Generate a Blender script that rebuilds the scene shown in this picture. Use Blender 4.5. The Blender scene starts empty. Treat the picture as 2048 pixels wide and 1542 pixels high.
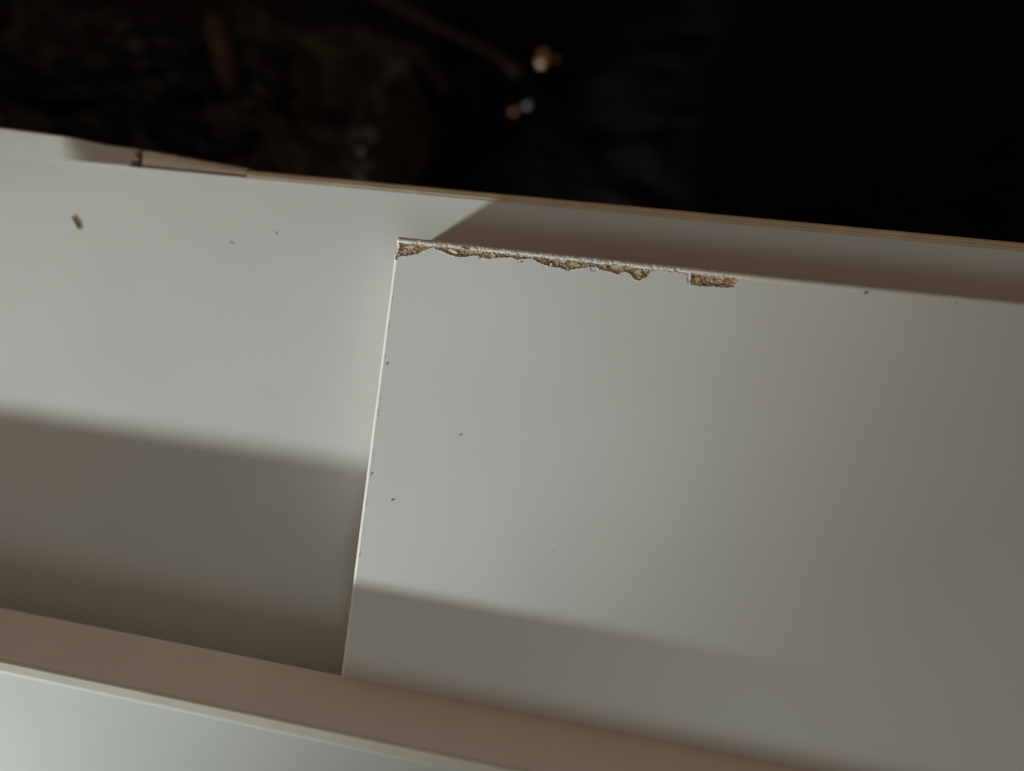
import bpy, bmesh, math, random
import numpy as np
from mathutils import Vector, Matrix, noise as mn

S = bpy.context.scene
COL = S.collection
random.seed(7)

# ------------------------------------------------------------------ camera
CX = Vector((.980, .130, -.1495)).normalized()          # world X seen by the camera (right, down, forward)
CY = Vector((.1293, -.9915, -.0143)); CY = (CY - CX * CX.dot(CY)).normalized()
CZ = CX.cross(CY)
H = .18                                                 # camera height above the chipped board's face
F = 1479.0                                              # focal length in pixels of the 2048 wide photograph
right = Vector((CX[0], CY[0], CZ[0])); down = Vector((CX[1], CY[1], CZ[1])); fwd = Vector((CX[2], CY[2], CZ[2]))
cam = bpy.data.cameras.new('camera'); cam_o = bpy.data.objects.new('camera', cam); COL.objects.link(cam_o)
m3 = Matrix((right, -down, -fwd)).transposed()
cam_o.matrix_world = Matrix.Translation((0, 0, H)) @ m3.to_4x4()
cam.sensor_width = 36; cam.lens = F / 2048 * 36
cam.clip_start = .005; cam.clip_end = 20
cam.dof.use_dof = True
cam.dof.focus_distance = (Vector((-.035, .028, 0)) - Vector((0, 0, H))).dot(fwd)
cam.dof.aperture_fstop = 4.2
S.camera = cam_o

def at(px, py, z):
    """point of the plane at height z that the photograph shows at (px, py)"""
    r = right * (px - 1024) + down * (py - 771) + fwd * F
    return Vector((0, 0, H)) + r * ((z - H) / r.z)

# ------------------------------------------------------------------ world and lamps
w = bpy.data.worlds.new('World'); S.world = w; w.use_nodes = True
bg = w.node_tree.nodes['Background']; bg.inputs[0].default_value = (1, .70, .47, 1); bg.inputs[1].default_value = .136

def lamp(name, kind, loc, target, power, color, **kw):
    l = bpy.data.lights.new(name, kind); l.energy = power; l.color = color
    for k, v in kw.items(): setattr(l, k, v)
    o = bpy.data.objects.new(name, l); COL.objects.link(o); o.location = loc
    o.rotation_euler = (Vector(target) - Vector(loc)).to_track_quat('-Z', 'Y').to_euler()
    return o
for dx in (-.045, 0, .045):                             # a low, wide opening: three overlapping beams side by side
    lamp('key_lamp', 'SPOT', (-1.319 + dx * .6, -.975 - dx * .8, .60), (-.255, -.135, 0), 38.5, (.89, 1.0, .97), shadow_soft_size=.018, spot_size=math.radians(11.25), spot_blend=.68)
lamp('cool_fill', 'AREA', (.14, -.25, .46), (0, -.03, 0), .30, (.76, 1, 1), shape='SQUARE', size=.16)  # cool fill from an unseen source, placed to suit the shaded areas
lamp('side_fill', 'AREA', (-.60, -.03, .20), (-.06, -.02, -.01), .12, (1, .88, .74), shape='SQUARE', size=.10)  # added fill with no known source, brightens the left edge tape
S.view_settings.view_transform = 'Standard'; S.view_settings.look = 'None'
S.view_settings.exposure = 0; S.view_settings.gamma = 1; S.view_settings.use_curve_mapping = False

# ------------------------------------------------------------------ materials
def mat(name, color, rough=.5, var=.0, scale=30, bump=0, bscale=400, spec=.5, metal=0, stain=None, coat=0):
    m = bpy.data.materials.new(name); m.use_nodes = True; nt = m.node_tree; n = nt.nodes; L = nt.links
    b = n['Principled BSDF']; b.inputs['Base Color'].default_value = (*color, 1)
    b.inputs['Roughness'].default_value = rough; b.inputs['Specular IOR Level'].default_value = spec
    b.inputs['Metallic'].default_value = metal; b.inputs['Coat Weight'].default_value = coat
    tc = n.new('ShaderNodeTexCoord')
    src = None
    if var:
        nz = n.new('ShaderNodeTexNoise'); nz.inputs['Scale'].default_value = scale; nz.inputs['Detail'].default_value = 5
        L.new(tc.outputs['Object'], nz.inputs['Vector'])
        cr = n.new('ShaderNodeValToRGB'); L.new(nz.outputs[0], cr.inputs[0])
        cr.color_ramp.elements[0].position = .3; cr.color_ramp.elements[1].position = .7
        cr.color_ramp.elements[0].color = (*[c * (1 - var) for c in color], 1)
        cr.color_ramp.elements[1].color = (*[min(1, c * (1 + var)) for c in color], 1)
        src = cr.outputs[0]
        rr = n.new('ShaderNodeMapRange'); rr.inputs['To Min'].default_value = rough * .85; rr.inputs['To Max'].default_value = rough * 1.15
        L.new(nz.outputs[0], rr.inputs['Value']); L.new(rr.outputs[0], b.inputs['Roughness'])
    if stain:                                           # sparse grubby specks and smudges
        scol, sscale, lo, hi = stain
        nz = n.new('ShaderNodeTexNoise'); nz.inputs['Scale'].default_value = sscale; nz.inputs['Detail'].default_value = 3
        L.new(tc.outputs['Object'], nz.inputs['Vector'])
        mr = n.new('ShaderNodeMapRange'); mr.inputs['From Min'].default_value = lo; mr.inputs['From Max'].default_value = hi
        L.new(nz.outputs[0], mr.inputs['Value'])
        mx = n.new('ShaderNodeMix'); mx.data_type = 'RGBA'; L.new(mr.outputs[0], mx.inputs[0])
        if src: L.new(src, mx.inputs[6])
        else: mx.inputs[6].default_value = (*color, 1)
        mx.inputs[7].default_value = (*scol, 1); src = mx.outputs[2]
    if src: L.new(src, b.inputs['Base Color'])
    if bump:
        bz = n.new('ShaderNodeTexNoise'); bz.inputs['Scale'].default_value = bscale; bz.inputs['Detail'].default_value = 4
        L.new(tc.outputs['Object'], bz.inputs['Vector'])
        bp = n.new('ShaderNodeBump'); bp.inputs['Strength'].default_value = .35; bp.inputs['Distance'].default_value = bump
        L.new(bz.outputs[0], bp.inputs['Height']); L.new(bp.outputs[0], b.inputs['Normal'])
    return m

M = {}
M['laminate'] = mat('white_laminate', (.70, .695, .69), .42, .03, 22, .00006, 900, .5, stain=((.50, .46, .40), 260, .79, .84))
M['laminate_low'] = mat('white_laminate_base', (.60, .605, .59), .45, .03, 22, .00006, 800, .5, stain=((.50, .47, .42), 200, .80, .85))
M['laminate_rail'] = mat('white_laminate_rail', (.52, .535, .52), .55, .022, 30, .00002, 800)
M['tape'] = mat('white_edge_tape', (.86, .83, .78), .38, .03, 120, .0001, 900, .5)
M['tape_worn'] = mat('worn_edge_tape', (.78, .73, .69), .5, .09, 900, .00025, 1600, .4, stain=((.46, .38, .32), 1300, .60, .68))
M['tape_cream'] = mat('cream_edge_tape', (.66, .62, .54), .45, .05, 90, .0001, 700, .5)
M['cream_face'] = mat('cream_face', (.80, .76, .70), .55, .03, 60, .00008, 700)
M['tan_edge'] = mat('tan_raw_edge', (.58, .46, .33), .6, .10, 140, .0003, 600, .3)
M['sliver'] = mat('tan_sliver_shaded', (.29, .21, .155), .6, .10, 140, .0003, 600, .3)  # raw edge tan, darkened so the lit sliver looks shaded
M['dark_wood'] = mat('dark_wood', (.17, .09, .05), .7, .3, 400, .0004, 900, .3)
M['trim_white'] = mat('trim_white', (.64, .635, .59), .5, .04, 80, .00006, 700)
M['edge_side'] = mat('edge_side', (.6, .55, .48), .6, .03, 60)

def core_mat():
    m = bpy.data.materials.new('particle_core'); m.use_nodes = True; nt = m.node_tree; n = nt.nodes; L = nt.links
    b = n['Principled BSDF']; b.inputs['Roughness'].default_value = .85; b.inputs['Specular IOR Level'].default_value = .2
    tc = n.new('ShaderNodeTexCoord'); mp = n.new('ShaderNodeMapping'); L.new(tc.outputs['Object'], mp.inputs[0])
    mp.inputs['Scale'].default_value = (.55, 1, 1)
    nz = n.new('ShaderNodeTexNoise'); nz.inputs['Scale'].default_value = 1400; nz.inputs['Detail'].default_value = 3
    L.new(mp.outputs[0], nz.inputs['Vector'])
    mx = n.new('ShaderNodeMix'); mx.data_type = 'VECTOR'; mx.inputs[0].default_value = .0006
    L.new(mp.outputs[0], mx.inputs[4]); L.new(nz.outputs[1], mx.inputs[5])
    vo = n.new('ShaderNodeTexVoronoi'); vo.inputs['Scale'].default_value = 1500; L.new(mx.outputs[1], vo.inputs['Vector'])
    sp = n.new('ShaderNodeSeparateColor'); L.new(vo.outputs['Color'], sp.inputs[0])
    cr = n.new('ShaderNodeValToRGB'); L.new(sp.outputs[0], cr.inputs[0]); e = cr.color_ramp
    e.elements[0].position = 0; e.elements[0].color = (.16, .10, .07, 1)
    e.elements[1].position = 1; e.elements[1].color = (.66, .56, .46, 1)
    for p, c in ((.12, (.30, .21, .15)), (.45, (.44, .33, .24)), (.7, (.52, .42, .32)), (.88, (.44, .30, .15))):
        x = e.elements.new(p); x.color = (*c, 1)
    # broad tonal shift from grey-brown to honey along the edge
    n2 = n.new('ShaderNodeTexNoise'); n2.inputs['Scale'].default_value = 160; L.new(tc.outputs['Object'], n2.inputs['Vector'])
    m2 = n.new('ShaderNodeMix'); m2.data_type = 'RGBA'; m2.blend_type = 'MULTIPLY'; m2.inputs[0].default_value = .8
    c2 = n.new('ShaderNodeValToRGB'); L.new(n2.outputs[0], c2.inputs[0])
    c2.color_ramp.elements[0].position = .38; c2.color_ramp.elements[0].color = (1.0, .95, .93, 1)
    c2.color_ramp.elements[1].position = .62; c2.color_ramp.elements[1].color = (1.15, 1.0, .74, 1)
    L.new(cr.outputs[0], m2.inputs[6]); L.new(c2.outputs[0], m2.inputs[7]); L.new(m2.outputs[2], b.inputs['Base Color'])
    bp = n.new('ShaderNodeBump'); bp.inputs['Distance'].default_value = .0003; bp.inputs['Strength'].default_value = .6
    L.new(nz.outputs[0], bp.inputs['Height']); L.new(bp.outputs[0], b.inputs['Normal'])
    return m
M['core'] = core_mat()

# ------------------------------------------------------------------ helpers
def link(name, me, mt, parent=None, smooth=False):
    if mt: me.materials.append(mt)
    if smooth:
        for p in me.polygons: p.use_smooth = True
    o = bpy.data.objects.new(name, me); COL.objects.link(o)
    if parent: o.parent = parent
    return o
def obj(name, bm, mt, parent=None, smooth=False):
    me = bpy.data.meshes.new(name); bm.normal_update(); bm.to_mesh(me); bm.free()
    return link(name, me, mt, parent, smooth)
def raw(name, v, f, mt, parent=None, smooth=False):
    me = bpy.data.meshes.new(name); me.from_pydata([tuple(map(float, p)) for p in v], [], f); me.validate()
    return link(name, me, mt, parent, smooth)
def tag(o, label, cat, group=None, kind=None):
    if label: o['label'] = label
    if cat: o['category'] = cat
    if group: o['group'] = group
    if kind: o['kind'] = kind
    return o
def empty(name, loc=(0, 0, 0)):
    o = bpy.data.objects.new(name, None); COL.objects.link(o); o.location = loc; o.empty_display_size = .01
    return o
def extrude_x(profile, x0, x1, n=1, wob=0, seed=0.0, close=True):
    """profile: list of (y,z); swept along X in n steps, ends capped"""
    bm = bmesh.new(); rings = []
    for i in range(n + 1):
        x = x0 + (x1 - x0) * i / n
        d = wob * (mn.noise(Vector((x * 60, seed, 0))) + .5 * mn.noise(Vector((x * 260, seed + 5, 0)))) if wob else 0
        rings.append([bm.verts.new((x, y + d, z + d * .3)) for y, z in profile])
    k = len(profile)
    for a, b in zip(rings, rings[1:]):
        for j in range(k if close else k - 1):
            bm.faces.new((a[j], a[(j + 1) % k], b[(j + 1) % k], b[j]))
    if close:
        bm.faces.new(rings[0][::-1]); bm.faces.new(rings[-1])
    bmesh.ops.recalc_face_normals(bm, faces=bm.faces)
    return bm
def arc(cy, cz, r, a0, a1, n=6):
    return [(cy + r * math.cos(math.radians(a0 + (a1 - a0) * i / n)), cz + r * math.sin(math.radians(a0 + (a1 - a0) * i / n))) for i in range(n + 1)]

XL, XR = -.34, .30
T = .018                                                # board thickness
Y0 = .0310                                              # far edge of the chipped board
X0 = -.0614                                             # its left edge
YR = -.0821                                             # where the boards meet the front ledge

# ------------------------------------------------------------------ base board (thing)
base = tag(empty('base_board', (-.1, -.02, -T)), 'long lower white laminate board behind the front rail, partly covered by the chipped board', 'board')
def child(o, parent):                                   # parent keeping the mesh where it was modelled
    o.parent = parent; o.matrix_parent_inverse = Matrix.Translation(-parent.location); return o
def P(name, bm, mt, parent, smooth=False):
    return child(obj(name, bm, mt, None, smooth), parent)
yb = .0462
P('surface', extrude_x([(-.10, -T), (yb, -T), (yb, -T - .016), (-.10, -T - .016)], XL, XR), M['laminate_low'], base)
# rounded rear edge band in two thin layers, right of the break
x_end = -.1143
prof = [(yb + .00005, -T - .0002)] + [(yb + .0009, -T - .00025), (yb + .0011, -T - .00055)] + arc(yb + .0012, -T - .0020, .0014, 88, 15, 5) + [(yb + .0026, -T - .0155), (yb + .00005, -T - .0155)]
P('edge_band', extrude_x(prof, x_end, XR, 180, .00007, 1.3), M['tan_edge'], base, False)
# broken sliver that tapers to the edge band
def sliver(x0, x1, ya, yb_, z, thick, n, rough, seed):
    bm = bmesh.new(); top = []
    for i in range(n + 1):
        t = i / n; x = x0 + (x1 - x0) * t
        yo = ya + (yb_ - ya) * t + rough * mn.noise(Vector((x * 700, seed, 0)))
        sect = [(yb + .0001, z), (yb + (yo - yb) * .55, z), (yo - .0006, z - .0003), (yo, z - .001), (yo, z - thick), (yb + .0001, z - thick)]
        top.append([bm.verts.new((x, p[0], p[1])) for p in sect])
    for a, b in zip(top, top[1:]):
        for j in range(6): bm.faces.new((a[j], a[(j + 1) % 6], b[(j + 1) % 6], b[j]))
    bm.faces.new(top[0][::-1]); bm.faces.new(top[-1]); bmesh.ops.recalc_face_normals(bm, faces=bm.faces)
    return bm
o = P('broken_sliver', sliver(-.1478, x_end - .0003, .0520, .0494, -T - .0006, .014, 40, .0003, 3.), M['sliver'], base)
o['label'] = 'tapering sliver of tan edge, shade painted in, left where the band broke off'
# notch of darker wood next to the break
bm = bmesh.new()
for k in range(9):
    c = Vector((-.1496 + random.uniform(-.0012, .0022), .0500 + random.uniform(-.0012, .0012), -T - .0010 - .0002 * k))
    q = bmesh.ops.create_icosphere(bm, subdivisions=1, radius=.0013)['verts']
    for v in q: v.co = Vector((v.co.x * 1.1, v.co.y * .9, v.co.z * .5)) * random.uniform(.7, 1.2) + c
P('split_wood', bm, M['dark_wood'], base)

# ------------------------------------------------------------------ rear trim (thing): end piece at the back on the left
trim = tag(empty('rear_trim', (-.2, .05, -T)), 'short pale trim strip at the far left, ending in a brown notch beside the dark gap', 'trim')
def trim_bm(x0, x1, n, zt):
    bm = bmesh.new(); R_ = []
    for i in range(n + 1):
        x = x0 + (x1 - x0) * i / n
        yo = .0543 + (x + .1959) / (.0444) * (-.0016) 
        t = min(1, max(0, (x + .1750) / .013)); t = t * t * (3 - 2 * t)      # strip tilted down here; the shape stands in for a soft shadow
        za = zt + .0004; zb = zt + .0004 - .0042 * t
        sect = [(yb + .00012, za), (yb + (yo - yb) * .5, za + (zb - za) * .5), (yo - .0005, zb + (za - zb) * .05), (yo, zb - .0006), (yo, zt - .013), (yb + .00012, zt - .013)]
        R_.append([bm.verts.new((x, p[0], p[1])) for p in sect])
    for a, b in zip(R_, R_[1:]):
        for j in range(6): bm.faces.new((a[j], a[(j + 1) % 6], b[(j + 1) % 6], b[j]))
    bm.faces.new(R_[0][::-1]); bm.faces.new(R_[-1]); bmesh.ops.recalc_face_normals(bm, faces=bm.faces)
    return bm
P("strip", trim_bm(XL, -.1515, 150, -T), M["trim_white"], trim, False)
P('end_face', extrude_x([(.0465, -T - .0074), (.0522, -T - .0074), (.0522, -T - .0115), (.0465, -T - .0115)], -.1514, -.1500), M['dark_wood'], trim)

# ------------------------------------------------------------------ front rail (thing): ledge, riser, raised board
rail = tag(empty('front_rail', (0, -.15, 0)), 'raised white board across the bottom left with cream edge tape and shaded inner face', 'rail')
HR = .019; YF = -.0858
P('ledge', extrude_x([(YR - .0085, -.0031), (-.24, -.0031), (-.24, -T - .02), (YR - .0085, -T - .02)], XL, XR, 1), M['cream_face'], rail)
P('riser', extrude_x([(YR, -.0012), (YR, .0003), (YR - .00012, .0006), (YF, HR - .0010), (YF - .0021, HR - .0010), (YF - .0021, -.0030)], XL, XR), M['cream_face'], rail)
prof = [(YF + .00005, HR - .00095)] + arc(YF - .00075, HR - .0008, .0008, 0, 90, 5) + [(YF - .0022, HR + .00022), (YF - .0022, HR - .00095)]
P('edge_tape', extrude_x(prof, XL, XR, 120, .00005, 8.), M['tape_cream'], rail)
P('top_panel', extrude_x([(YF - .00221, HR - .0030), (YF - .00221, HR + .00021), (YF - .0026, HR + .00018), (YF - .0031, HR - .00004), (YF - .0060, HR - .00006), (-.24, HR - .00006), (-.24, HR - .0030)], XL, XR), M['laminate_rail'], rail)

# ------------------------------------------------------------------ chipped board (thing)
board = tag(empty('chipped_board', (X0, Y0, 0)), 'white laminate board on top with bare chipboard showing along its chipped far edge', 'board')
TB, TL = .0016, .0010                                  # widths of the far and the left edge tape
def z4(pts): return [(750 + x / 5.389, 440 + y / 5.389) for x, y in pts]
def z5(pts): return [(1030 + x / 4.18, 460 + y / 4.18) for x, y in pts]
CH = [
 z4([(560,258),(640,262),(760,280),(740,302),(690,300),(640,300),(600,300),(570,305)]),
 z4([(1560,380),(1640,388),(1740,396),(1760,425),(1700,412),(1620,412),(1570,415)]),
 z5([(590,268),(640,272),(710,280),(705,312),(680,305),(640,302),(600,302)]),
 z4([(262,235),(330,235),(400,242),(470,250),(560,262),(605,285),(575,312),(520,325),(455,362),(400,372),(330,385),(245,397),(228,430),(212,405),(236,372),(258,300)]),
 z4([(615,270),(740,280),(900,295),(1050,318),(1200,335),(1370,356),(1500,375),(1600,385),(1700,392),(1700,404),(1600,404),(1580,420),(1540,427),(1480,408),(1370,402),(1280,410),(1220,414),(1160,402),(1110,387),(1060,377),(1020,388),(980,400),(880,394),(820,377),(760,352),(700,327),(650,307)]),
 z5([(120,212),(250,225),(400,240),(500,252),(602,272),(602,300),(595,312),(540,321),(480,330),(400,321),(340,311),(300,300),(240,291),(190,267),(150,242)]),
 z5([(690,278),(800,284),(900,292),(1000,303),(1140,316),(1130,355),(1105,390),(1070,405),(1040,425),(1000,410),(985,385),(960,366),(910,346),(880,350),(870,368),(830,365),(800,345),(760,335),(700,325)]),
 z5([(1478,358),(1600,366),(1720,376),(1842,390),(1850,430),(1830,470),(1780,480),(1650,472),(1540,467),(1472,460),(1465,430),(1470,395)]),
]
SIDE = z4([(225,235),(240,300),(232,350),(205,372),(190,320),(200,260)])
SHALLOW = [  # places where only the paper face is crushed or lifted
 z5([(1412,345),(1450,352),(1470,380),(1462,455),(1445,450),(1435,400),(1415,370)]),
 z5([(625,300),(690,295),(690,340),(660,350),(628,342)]),
 z5([(1265,316),(1312,318),(1300,330),(1270,328)]),
 z5([(1212,318),(1225,318),(1222,330),(1214,329)]),
 z5([(1855,395),(1895,402),(1890,412),(1860,410)]),
 z4([(1100,385),(1160,402),(1150,415),(1105,405)]),
 z4([(1540,450),(1560,452),(1556,466),(1544,464)]),
 z5([(410,322),(490,332),(480,345),(430,340)]),
]
def to_w(poly, z=0): return np.array([at(x, y, z)[:2] for x, y in poly])
def sdist(px, py, poly):
    """signed distance to a polygon, positive inside"""
    d = np.full(px.shape, 1e9); ins = np.zeros(px.shape, bool); n = len(poly)
    for i in range(n):
        ax, ay = poly[i]; bx, by = poly[(i + 1) % n]
        ex, ey = bx - ax, by - ay; t = np.clip(((px - ax) * ex + (py - ay) * ey) / (ex * ex + ey * ey + 1e-18), 0, 1)
        d = np.minimum(d, np.hypot(px - ax - t * ex, py - ay - t * ey))
        c = ((ay > py) != (by > py)) & (px < (bx - ax) * (py - ay) / (by - ay + 1e-18) + ax); ins ^= c
    return np.where(ins, d, -d)
def nz2(px, py, s, seed, octs=3):
    """value noise on arrays"""
    rs = np.random.RandomState(seed); tab = rs.rand(256, 256); out = 0; amp = 1; tot = 0
    for k in range(octs):
        u = px * s * 2 ** k + 37; v = py * s * 2 ** k + 91
        iu = np.floor(u).astype(int); iv = np.floor(v).astype(int); fu = u - iu; fv = v - iv
        fu = fu * fu * (3 - 2 * fu); fv = fv * fv * (3 - 2 * fv)
        g = lambda a, b: tab[a % 256, b % 256]
        out = out + amp * ((g(iu, iv) * (1 - fu) + g(iu + 1, iv) * fu) * (1 - fv) + (g(iu, iv + 1) * (1 - fu) + g(iu + 1, iv + 1) * fu) * fv)
        tot += amp; amp *= .5
    return out / tot - .5

ys0 = .0215; xs1 = .030; st = .00011
gx = np.concatenate([np.arange(X0, xs1, st), [xs1]]); gy = np.concatenate([np.arange(ys0, Y0 - 1e-6, st), [Y0]])
PX, PY = np.meshgrid(gx, gy, indexing='ij')
dev = nz2(PX, PY, 2600, 3) * .00034 + nz2(PX, PY, 700, 77) * .0004
deep = np.full(PX.shape, -1e9)
for c in CH: deep = np.maximum(deep, sdist(PX, PY, to_w(c)))
side = sdist(PX, PY, to_w(SIDE))
shal = np.full(PX.shape, -1e9)
for c in SHALLOW: shal = np.maximum(shal, sdist(PX, PY, to_w(c)))
inner = Y0 - TB + nz2(PX, PY * 0, 1100, 9, 4) * .0004 * (PX < .022)      # ragged inside line of the tape
dl = deep + dev
tapeB = PY > inner
in_core = ((dl > 0) & ~tapeB & (PX > X0 + .0004)) | (side + dev * .6 > 0)
# heights
Z = nz2(PX, PY, 60, 5) * .00002
shallow_d = np.clip((shal + dev) / .00025, 0, 1)
Z = Z - shallow_d * (.00016 + nz2(PX, PY, 3000, 8) * .00012)
lift = np.exp(-np.clip(-dl, 0, None) / .00022) * (dl < 0) * (~tapeB)      # paper face curls up a touch at the torn line
Z = Z + lift * .00007 * (nz2(PX, PY, 1500, 12) > -.05)
depth = .00022 + np.clip(dl / .0006, 0, 1) * .00025 + nz2(PX, PY, 1500, 21, 4) * .0006
Z = np.where(in_core, -np.clip(depth, .00012, .0012), Z)
# far tape: flat on the inside, rolling over to the far side; worn and flaked left of the middle
u = np.clip((PY - (Y0 - .0013)) / .0013, 0, 1)
roll = .0013 * (1 - np.sqrt(np.clip(1 - u * u * .96, 0, 1)))
tzr = np.clip(1 - (PY - inner) / .0005, 0, 1) * .00026 * np.clip((.029 - PX) / .016, 0, 1)
wear = np.clip((.012 - PX) / .03, 0, 1) * np.clip((PX + .0600) / .012, 0, 1)
tz = .00006 + .00004 * np.clip((.029 - PX) / .016, 0, 1) - tzr - roll + wear * nz2(PX, PY, 1100, 31, 4) * .00036 - (wear > .1) * np.clip(nz2(PX, PY, 700, 33, 3) - .12, 0, 1) * .0009
Z = np.where(tapeB & ~in_core, tz, Z)
ul = np.clip(((X0 + TL) - PX) / TL, 0, 1); rl = .0009 * (1 - np.sqrt(np.clip(1 - ul * ul * .95, 0, 1)))
Z = Z - rl * (PX < X0 + TL)
tapeL = (PX < X0 + TL) & ~tapeB & ~in_core
nxg, nyg = PX.shape
idx = np.arange(nxg * nyg).reshape(nxg, nyg)
quads = np.stack([idx[:-1, :-1], idx[1:, :-1], idx[1:, 1:], idx[:-1, 1:]], -1).reshape(-1, 4)
cls = np.where(in_core, 2, np.where(tapeB, 1, np.where(tapeL, 3, 0)))
c4 = np.stack([cls[:-1, :-1], cls[1:, :-1], cls[1:, 1:], cls[:-1, 1:]], -1).reshape(-1, 4)
fc = np.where((c4 == 2).any(1), 2, c4[:, 0])
V = np.stack([PX, PY, Z], -1).reshape(-1, 3)
def sub(which):
    q = quads[fc == which]; u_, inv = np.unique(q, return_inverse=True)
    return V[u_], inv.reshape(-1, 4).tolist()
def part(name, v, f, mt, parent, smooth=False): return child(raw(name, v, f, mt, None, smooth), parent)

v, f = sub(0)                                           # the paper face: fine strip by the edge + the large remainder
v = v.tolist(); k = len(v)
def quad(a, b, c, d):
    global k
    v.extend([a, b, c, d]); f.append([k, k + 1, k + 2, k + 3]); k += 4
quad((X0 + TL, YR - .004, 0), (xs1, YR - .004, 0), (xs1, ys0, 0), (X0 + TL, ys0, 0))
quad((xs1, YR - .004, 0), (XR, YR - .004, 0), (XR, Y0 - TB, 0), (xs1, Y0 - TB, 0))
quad((X0 + .001, YR - .004, -T + .0002), (X0 + .001, Y0 - .001, -T + .0002), (XR, Y0 - .001, -T + .0002), (XR, YR - .004, -T + .0002))
part('laminate_face', v, f, M['laminate'], board, True)
v, f = sub(2); part('chipboard_core', v, f, M['core'], board, False)
# far tape: fine worn strip, then the plain run to the right, and its outer face
v, f = sub(1); o = part('far_edge_tape', v, f, M['tape_worn'], board, True)
o['label'] = 'scuffed and flaking edge tape beside the bare chips'
def tape_prof(yo, w, r): return [(yo - w, -.0004), (yo - w, .00006)] + [(yo - r + r * math.sin(math.radians(a)), .00006 - r + r * math.cos(math.radians(a))) for a in (0, 15, 30, 45, 60, 75, 90)] + [(yo, -T + .0002), (yo - w, -T + .0002)]
P('far_edge_tape', extrude_x(tape_prof(Y0, TB, .0013), xs1 + .00002, XR, 40, .00003, 2.), M['laminate'], board)
P('far_edge_face', extrude_x([(Y0 - .00001, -.00125), (Y0 - .00001, -T + .0002), (Y0 - .0008, -T + .0002), (Y0 - .0008, -.00125)], X0 + .0008, xs1), M['edge_side'], board)
# left tape: fine bit by the corner + long straight run
v, f = sub(3); part('left_edge_tape', v, f, M['tape'], board, True)
bm = bmesh.new(); rings = []; n = 240
for i in range(n + 1):
    y = YR - .004 + (ys0 - YR + .004) * i / n
    d = .00006 * mn.noise(Vector((y * 300, 2, 0))) + .00005 * mn.noise(Vector((y * 1100, 6, 0)))
    pr = [(X0 + TL + d, -.0005), (X0 + TL + d, .00003)] + [(X0 + TL - TL * math.sin(math.radians(a)), .00003 - .0009 + .0009 * math.cos(math.radians(a))) for a in (12, 30, 50, 70, 90)] + [(X0, -T + .0002), (X0 + TL, -T + .0002)]
    rings.append([bm.verts.new((x, y, z)) for x, z in pr])
for a, b in zip(rings, rings[1:]):
    for j in range(len(a)): bm.faces.new((a[j], a[(j + 1) % len(a)], b[(j + 1) % len(a)], b[j]))
bm.faces.new(rings[0][::-1]); bm.faces.new(rings[-1]); bmesh.ops.recalc_face_normals(bm, faces=bm.faces)
P('left_edge_tape', bm, M['tape'], board)
bm = bmesh.new()                                        # outer side below the corner strip
q = [bm.verts.new(p) for p in ((X0, ys0, -.0007), (X0, Y0 - .0001, -.0014), (X0, Y0 - .0001, -T + .0002), (X0, ys0, -T + .0002), (X0 + .0008, ys0, -.0009), (X0 + .0008, Y0 - .0001, -.0016), (X0 + .0008, Y0 - .0001, -T + .0002), (X0 + .0008, ys0, -T + .0002))]
for a in ((0, 1, 2, 3), (4, 5, 6, 7), (0, 1, 5, 4), (1, 2, 6, 5), (0, 3, 7, 4)): bm.faces.new([q[i] for i in a])
bmesh.ops.recalc_face_normals(bm, faces=bm.faces)
P('left_edge_face', bm, M['tape'], board)

# wood flakes in the chips
def zat(x, y):
    i = int(np.clip(round((x - X0) / st), 0, nxg - 1)); j = int(np.clip(round((y - ys0) / st), 0, nyg - 1)); return Z[i, j], in_core[i, j]
flake_cols = [(.56, .46, .36), (.36, .24, .15), (.50, .36, .18), (.44, .35, .28), (.20, .12, .07), (.70, .62, .54), (.36, .17, .09)]
fm = [mat('flake_%s' % nm, c, .8, .2, 2500, .0001, 3000, .2) for nm, c in zip(('tan', 'brown', 'honey', 'grey', 'dark', 'pale', 'rust'), flake_cols)]
def shard(L_, W_, T_):
    bm = bmesh.new(); n = 7; a0 = random.random() * 6; top = []; bot = []
    for i in range(n):
        a = a0 + i * 2 * math.pi / n; r = random.uniform(.7, 1.1)
        top.append(bm.verts.new((L_ / 2 * r * math.cos(a), W_ / 2 * r * math.sin(a), T_ / 2 * random.uniform(.3, 1.3))))
        bot.append(bm.verts.new((L_ / 2 * r * 1.1 * math.cos(a), W_ / 2 * r * 1.1 * math.sin(a), -T_)))
    bm.faces.new(top); bm.faces.new(bot[::-1])
    for i in range(n): bm.faces.new((bot[i], bot[(i + 1) % n], top[(i + 1) % n], top[i]))
    bmesh.ops.recalc_face_normals(bm, faces=bm.faces)
    return bm
fmesh = []
for k in range(14):
    bm = shard(random.uniform(.0009, .0018), random.uniform(.0004, .0008), .00022)
    me = bpy.data.meshes.new('wood_flake'); bm.to_mesh(me); bm.free(); me.materials.append(fm[k % 7]); fmesh.append(me)
ci = np.argwhere(in_core & (dl > .00022)); random.shuffle(ci := ci.tolist())
cnt = 0; placed = []
for i, j in ci:
    x, y = gx[i], gy[j]
    if any(abs(x - a) < .0011 and abs(y - b) < .0005 for a, b in placed): continue
    placed.append((x, y)); o = bpy.data.objects.new('wood_flake', random.choice(fmesh)); COL.objects.link(o)
    o.location = (x, y, Z[i, j] + .00005); o.rotation_euler = (random.uniform(-.4, .4), random.uniform(-.4, .4), random.gauss(0, .5))
    s = random.uniform(.55, 1.05) * min(1, .35 + dl[i, j] / .0007); o.scale = (s, s, s); child(o, board); cnt += 1
    if cnt > 110: break
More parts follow.
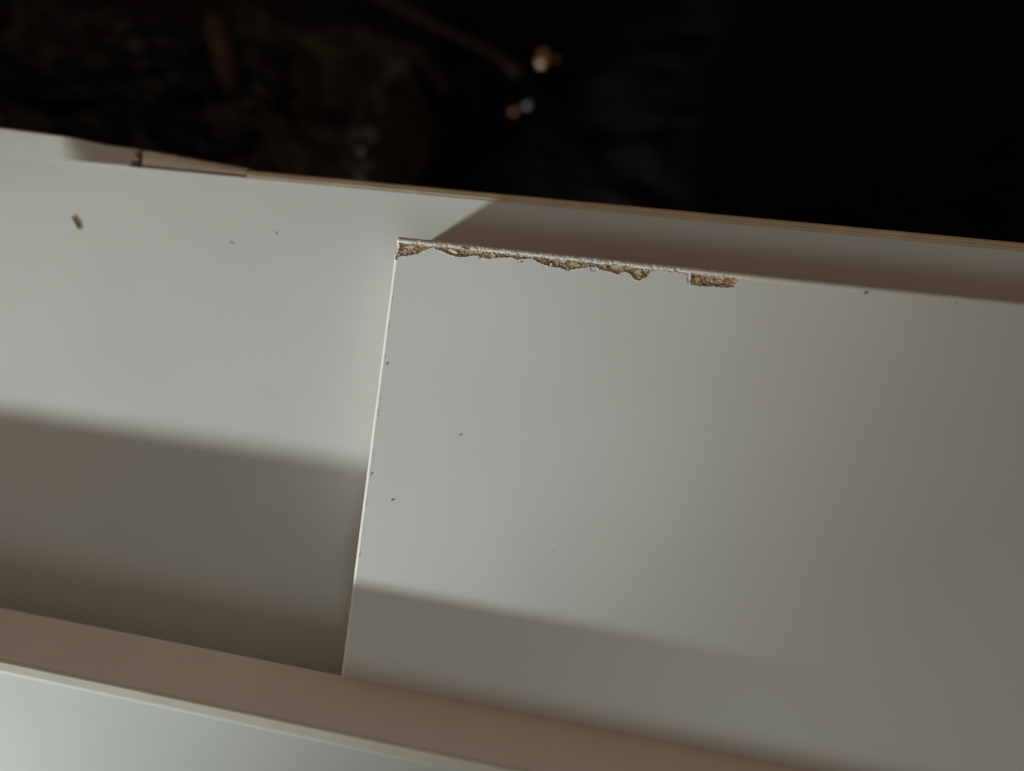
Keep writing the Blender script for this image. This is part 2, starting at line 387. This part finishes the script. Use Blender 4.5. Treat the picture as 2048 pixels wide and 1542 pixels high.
# one pale splinter and the pale flake seen in the widest chips
def px_flake(px, py, L_, W_, ang, mt):
    p = at(px, py, -.0004); o = obj('wood_flake', shard(L_, W_, .0003), mt); o.location = (p.x, p.y, zat(p.x, p.y)[0] + .00012)
    o.rotation_euler = (.15, -.1, ang); child(o, board)
px_flake(906, 503, .0030, .0008, -.2, fm[5]); px_flake(1276, 543, .0017, .0012, .5, fm[0]); px_flake(1102, 530, .0007, .0010, 0, fm[5])
px_flake(1088, 522, .0012, .0013, .2, fm[6]); px_flake(1150, 530, .0034, .0011, -.1, fm[2]); px_flake(1276, 556, .0015, .0010, .3, fm[3])
px_flake(1394, 559, .0012, .0014, .8, fm[2]); px_flake(1440, 563, .0020, .0010, -.1, fm[3]); px_flake(985, 510, .0018, .0010, -.3, fm[0])
px_flake(820, 495, .0026, .0012, .3, fm[0]); px_flake(930, 497, .0022, .0005, -.25, fm[4])
# fine crumbs clinging in the chips
bm = bmesh.new(); rng = random.Random(4)
for i, j in ci[:450]:
    r = rng.uniform(.00006, .00017); c = Vector((gx[i] + rng.gauss(0, .00015), gy[j] + rng.gauss(0, .0001), Z[i, j] + r * .5))
    for vv in bmesh.ops.create_icosphere(bm, subdivisions=1, radius=r)['verts']: vv.co = Vector((vv.co.x * 1.6, vv.co.y, vv.co.z * .7)) + c
o = P('wood_crumbs', bm, fm[0], board); o['kind'] = 'stuff'
# torn whitish paper hairs along the inside of the tape
bm = bmesh.new(); rng = random.Random(12)
for k in range(150):
    x = rng.uniform(-.058, .020); y = Y0 - TB + rng.gauss(-.00005, .0002)
    L_ = rng.uniform(.0002, .0009); a = rng.gauss(1.5, .7) * rng.choice((-1, 1)); wd = .00007
    d = Vector((math.cos(a), math.sin(a), 0)) * L_; s = Vector((-math.sin(a), math.cos(a), 0)) * wd
    b = Vector((x, y, .00004)); up = Vector((0, 0, rng.uniform(.0001, .0003)))
    q = [bm.verts.new(p) for p in (b - s, b + s, b + d + up * .8 + s * .3, b + d + up * .8 - s * .3, b - s - Vector((0, 0, .00012)), b + s - Vector((0, 0, .00012)))]
    bm.faces.new((q[0], q[1], q[2], q[3])); bm.faces.new((q[4], q[5], q[2], q[3])); bm.faces.new((q[0], q[3], q[4])); bm.faces.new((q[1], q[5], q[2]))
o = P('torn_paper', bm, M['tape'], board); o['kind'] = 'stuff'
# nicks along the left tape: little dark gaps where the face has lifted
M['nick'] = mat('grime', (.26, .21, .17), .8, .3, 800)
bm = bmesh.new(); rng = random.Random(5)
for py in (596, 655, 712, 797, 822, 830, 905, 952, 1010, 1110):
    t = (py - 472) / (1356 - 472); p = at(793 - 113 * t + 10.0 + 2 * t, py, 0)
    L_ = rng.uniform(.0002, .0011); r = rng.uniform(.00004, .00008)
    for vv in bmesh.ops.create_icosphere(bm, subdivisions=1, radius=1)['verts']:
        vv.co = Vector((vv.co.x * r, vv.co.y * L_ * .6, vv.co.z * .00004)) + Vector((X0 + TL + .00003 + rng.uniform(0, .0001), p.y, 0.00003))
o = P('edge_grime', bm, M['nick'], board); o['kind'] = 'stuff'

# ------------------------------------------------------------------ small loose bits (things)
def pebble(name, px, py, z, L_, W_, ang, mt, label, cat, group, sub=2):
    p = at(px, py, z); bm = bmesh.new()
    for v_ in bmesh.ops.create_icosphere(bm, subdivisions=sub, radius=1)['verts']:
        c = v_.co.copy(); k_ = 1 + .22 * mn.noise(c * 1.7 + Vector((px, py, 0)))
        v_.co = Vector((c.x * L_ / 2, c.y * W_ / 2, c.z * W_ * .35)) * k_
    o = obj(name, bm, mt, None, True); o.location = (p.x, p.y, z + W_ * .3); o.rotation_euler.z = ang
    tag(o, label, cat, group)
    return o
M['husk'] = mat('husk', (.36, .29, .17), .6, .2, 700, .0002, 1500); M['speck'] = mat('speck', (.24, .21, .18), .8, .3, 800)
M['faint'] = mat('faint_speck', (.56, .52, .48), .8, .2, 800)
# seed husk: slim, pointed at one end, with a ridge
p = at(152, 447, -T); bm = bmesh.new(); rings = []
for i in range(13):
    t = i / 12; r = .00070 * (math.sin(math.pi * min(1, t * .93 + .06)) ** .7) * (.7 + .5 * t); bend = .00012 * math.sin(math.pi * t)
    rings.append([bm.verts.new((-.0025 + .0050 * t, bend + r * math.cos(a), r * .4 * math.sin(a) + (.00012 if k == 3 else 0))) for k, a in enumerate([j * math.pi / 6 for j in range(12)])])
for a, b in zip(rings, rings[1:]):
    for j in range(12): bm.faces.new((a[j], a[(j + 1) % 12], b[(j + 1) % 12], b[j]))
bm.faces.new(rings[0][::-1]); bm.faces.new(rings[-1]); bmesh.ops.recalc_face_normals(bm, faces=bm.faces)
o = obj('seed_husk', bm, M['husk'], None, True); o.location = (p.x, p.y, -T + .00034); o.rotation_euler.z = math.radians(-52)
tag(o, 'small straw-coloured seed husk lying on the lower board near the far left edge', 'husk')
G = 'specks of dirt on the boards'
for a in (
 (1731, 586, 0, .0008, .0006, .2, 'speck', 'round dark speck near the far edge on the right part of the chipped board'),
 (920, 870, 0, .00045, .00035, .9, 'speck', 'tiny dark speck on the chipped board, left of its middle'),
 (784, 1000, 0, .0005, .0005, .1, 'speck', 'tiny dark speck on the chipped board close to its left edge tape'),
 (1912, 606, 0, .0006, .0003, .1, 'faint', 'faint grey speck by the far edge at the right side of the chipped board'),
 (551, 468, -T, .0010, .0005, 1.0, 'faint', 'faint grey crumb on the lower board, left of the chipped corner'),
 (462, 486, -T, .0010, .0004, -.5, 'faint', 'faint grey fleck on the lower board between the husk and the chipped corner'),
 (773, 728, 0, .0009, .0004, 1.4, 'faint', 'faint brownish smudge crumb by the left edge tape, the uppermost one'),
 (742, 948, 0, .0008, .0004, 1.2, 'faint', 'faint brownish smudge crumb by the left edge tape, the lowermost one'),
 (1042, 524, 0, .0005, .0004, .9, 'speck', 'tiny dark speck just below the thin gap between two chips'),
): pebble('dirt_speck', a[0], a[1], a[2], a[3], a[4], a[5], M[a[6]], a[7], 'speck', G)

bm = bmesh.new(); rng = random.Random(21)
for k in range(260):
    if rng.random() < .5: x, y, z = rng.uniform(X0 + .003, .13), rng.uniform(YR, Y0 - .003), 0
    else: x, y, z = rng.uniform(-.20, X0 - .003), rng.uniform(-.075, .044), -T
    if rng.random() < .35: y = (YR + abs(rng.gauss(0, .004))) if z == 0 else y
    r_ = rng.uniform(.00004, .00012); c = Vector((x, y, z + r_ * .3))
    for v_ in bmesh.ops.create_icosphere(bm, subdivisions=1, radius=r_)['verts']: v_.co = Vector((v_.co.x * rng.uniform(.8, 1.8), v_.co.y, v_.co.z * .6)) + c
M['dust'] = mat('dust', (.58, .55, .50), .9, .2, 900)
o = obj('dust', bm, M['dust']); tag(o, 'fine pale dust scattered over the white boards', 'dust', None, 'stuff')

# ------------------------------------------------------------------ dark gap behind the boards
M['ground'] = mat('dark_ground', (.012, .010, .009), .9, .4, 12, .002, 60, .1)
M['bag'] = mat('black_plastic', (.004, .0035, .0035), .28, .2, 30, .0008, 120, .16)
M['cloth'] = mat('brown_cloth', (.052, .040, .033), .85, .35, 40, .001, 500, .1)
M['sack'] = mat('black_sack', (.004, .0035, .003), .8, .3, 30, .0008, 120, .05)
M['stick'] = mat('red_brown_wood', (.062, .036, .028), .7, .35, 60, .0005, 300, .2)
M['cable'] = mat('brown_cable', (.014, .011, .008), .5, .2, 60)
M['glint'] = mat('copper_glint', (.48, .31, .21), .14, .1, 200, metal=1)
M['glint_grey'] = mat('grey_glint', (.38, .40, .43), .14, .1, 200, metal=1)
ZG = -.40
bm = bmesh.new(); bmesh.ops.create_grid(bm, x_segments=60, y_segments=60, size=3.0)
for v_ in bm.verts: v_.co.z = .004 * mn.noise(v_.co * 9)
o = obj('ground', bm, M['ground'], None, True); o.location.z = ZG; o['kind'] = 'structure'

def drape(name, px, py, z, w_, h_, ang, amp, seed, mt, n=90, edge=.15, fold=9):
    """crumpled sheet heaped on the ground, with sides that fall to it"""
    c = at(px, py, z); bm = bmesh.new(); bmesh.ops.create_grid(bm, x_segments=n, y_segments=n, size=.5)
    for v_ in bm.verts:
        x, y = v_.co.x, v_.co.y; r = max(abs(x), abs(y)) * 2
        q = Vector((x * 3 + seed, y * 3, seed))
        ridge = 1 - abs(mn.noise(Vector((x * fold * .5 + seed, y * fold + 1.3 * mn.noise(q), seed)))) * 2
        ridge2 = 1 - abs(mn.noise(Vector((x * fold * 1.7, y * fold * 1.1 + seed, seed + 9)))) * 2
        fall = min(1, max(0, (1 - r + .25 * mn.noise(q * 1.5)) / edge)); fall = fall * fall * (3 - 2 * fall)
        v_.co.z = (z - ZG - .01) * (fall - 1) + amp * (ridge + .45 * ridge2) * (.4 + .6 * fall)
        v_.co.x = x * w_ + .03 * w_ * mn.noise(q * 2); v_.co.y = y * h_ + .03 * h_ * mn.noise(q * 2 + Vector((7, 7, 7)))
    o = obj(name, bm, mt, None, True); o.location = c; o.rotation_euler.z = ang
    return o
tag(drape('plastic_bag', 180, 235, -.20, .26, .13, -.15, .012, 2.3, M['bag']), 'crumpled black plastic bag in the dark gap at the upper left', 'bag')
tag(drape('brown_cloth', 620, 225, -.21, .115, .10, -.1, .014, 6.1, M['cloth'], fold=6), 'crumpled dark brown cloth in the gap, below and right of the stick', 'cloth')
tag(drape('dark_sack', 1480, 180, -.28, .42, .20, .1, .010, 11.4, M['sack']), 'large black wrinkled sack filling the dark gap on the right', 'sack')

def tube(pts, rads, n=14):
    bm = bmesh.new(); R_ = []
    for i, p in enumerate(pts):
        d = (pts[min(i + 1, len(pts) - 1)] - pts[max(i - 1, 0)]).normalized(); a = d.cross(Vector((0, 0, 1))).normalized(); b = a.cross(d)
        R_.append([bm.verts.new(p + (a * math.cos(t) + b * math.sin(t)) * rads[i]) for t in [k_ * 2 * math.pi / n for k_ in range(n)]])
    for a, b in zip(R_, R_[1:]):
        for j in range(n): bm.faces.new((a[j], a[(j + 1) % n], b[(j + 1) % n], b[j]))
    bm.faces.new(R_[0][::-1]); bm.faces.new(R_[-1]); bmesh.ops.recalc_face_normals(bm, faces=bm.faces)
    return bm
pts = [at(x, y, z) for x, y, z in ((425, 32, -.19), (430, 55, -.188), (441, 90, -.186), (452, 130, -.186), (462, 165, -.19), (470, 200, -.20))]
o = obj('stick', tube(pts, [.0022, .0050, .0056, .0056, .0048, .003]), M['stick'], None, True)
tag(o, 'short blunt reddish brown stick pointing up out of the dark cloth', 'stick')
pts = [at(x, y, -.25 + .0001 * abs(x - 900)) for x, y in ((700, -40), (790, 15), (880, 60), (960, 98), (1005, 125), (1040, 150))]
o = obj('cable', tube(pts, [.0035] * 6), M['cable'], None, True)
tag(o, 'thin dull brown cable running diagonally through the dark gap', 'cable')
def glint(px, py, z, r, mt, label, stretch=1):  # invented shiny spheres standing in for blurred glints in the dark
    bm = bmesh.new(); bmesh.ops.create_uvsphere(bm, u_segments=24, v_segments=16, radius=r)
    for v_ in bm.verts:
        if v_.co.z < 0: v_.co.z *= .8
        v_.co.y *= stretch
    o = obj('glint', bm, mt, None, True); o.location = at(px, py, z); tag(o, label, 'glint', 'glints built as shiny spheres in the dark gap')
glint(1085, 118, -.24, .0042, M['glint'], 'largest coppery shiny bead in the dark gap', 1.5)
glint(1112, 120, -.24, .0016, M['glint'], 'faint little bead right beside the largest coppery bead')
glint(1056, 211, -.24, .0028, M['glint_grey'], 'right one of the two small shiny glints below the largest bead')
glint(1027, 225, -.24, .0028, M['glint'], 'left one of the two small shiny glints below the largest bead')
glint(725, 303, -.205, .0026, M['glint_grey'], 'bluish shiny bead on the brown cloth just behind the board')
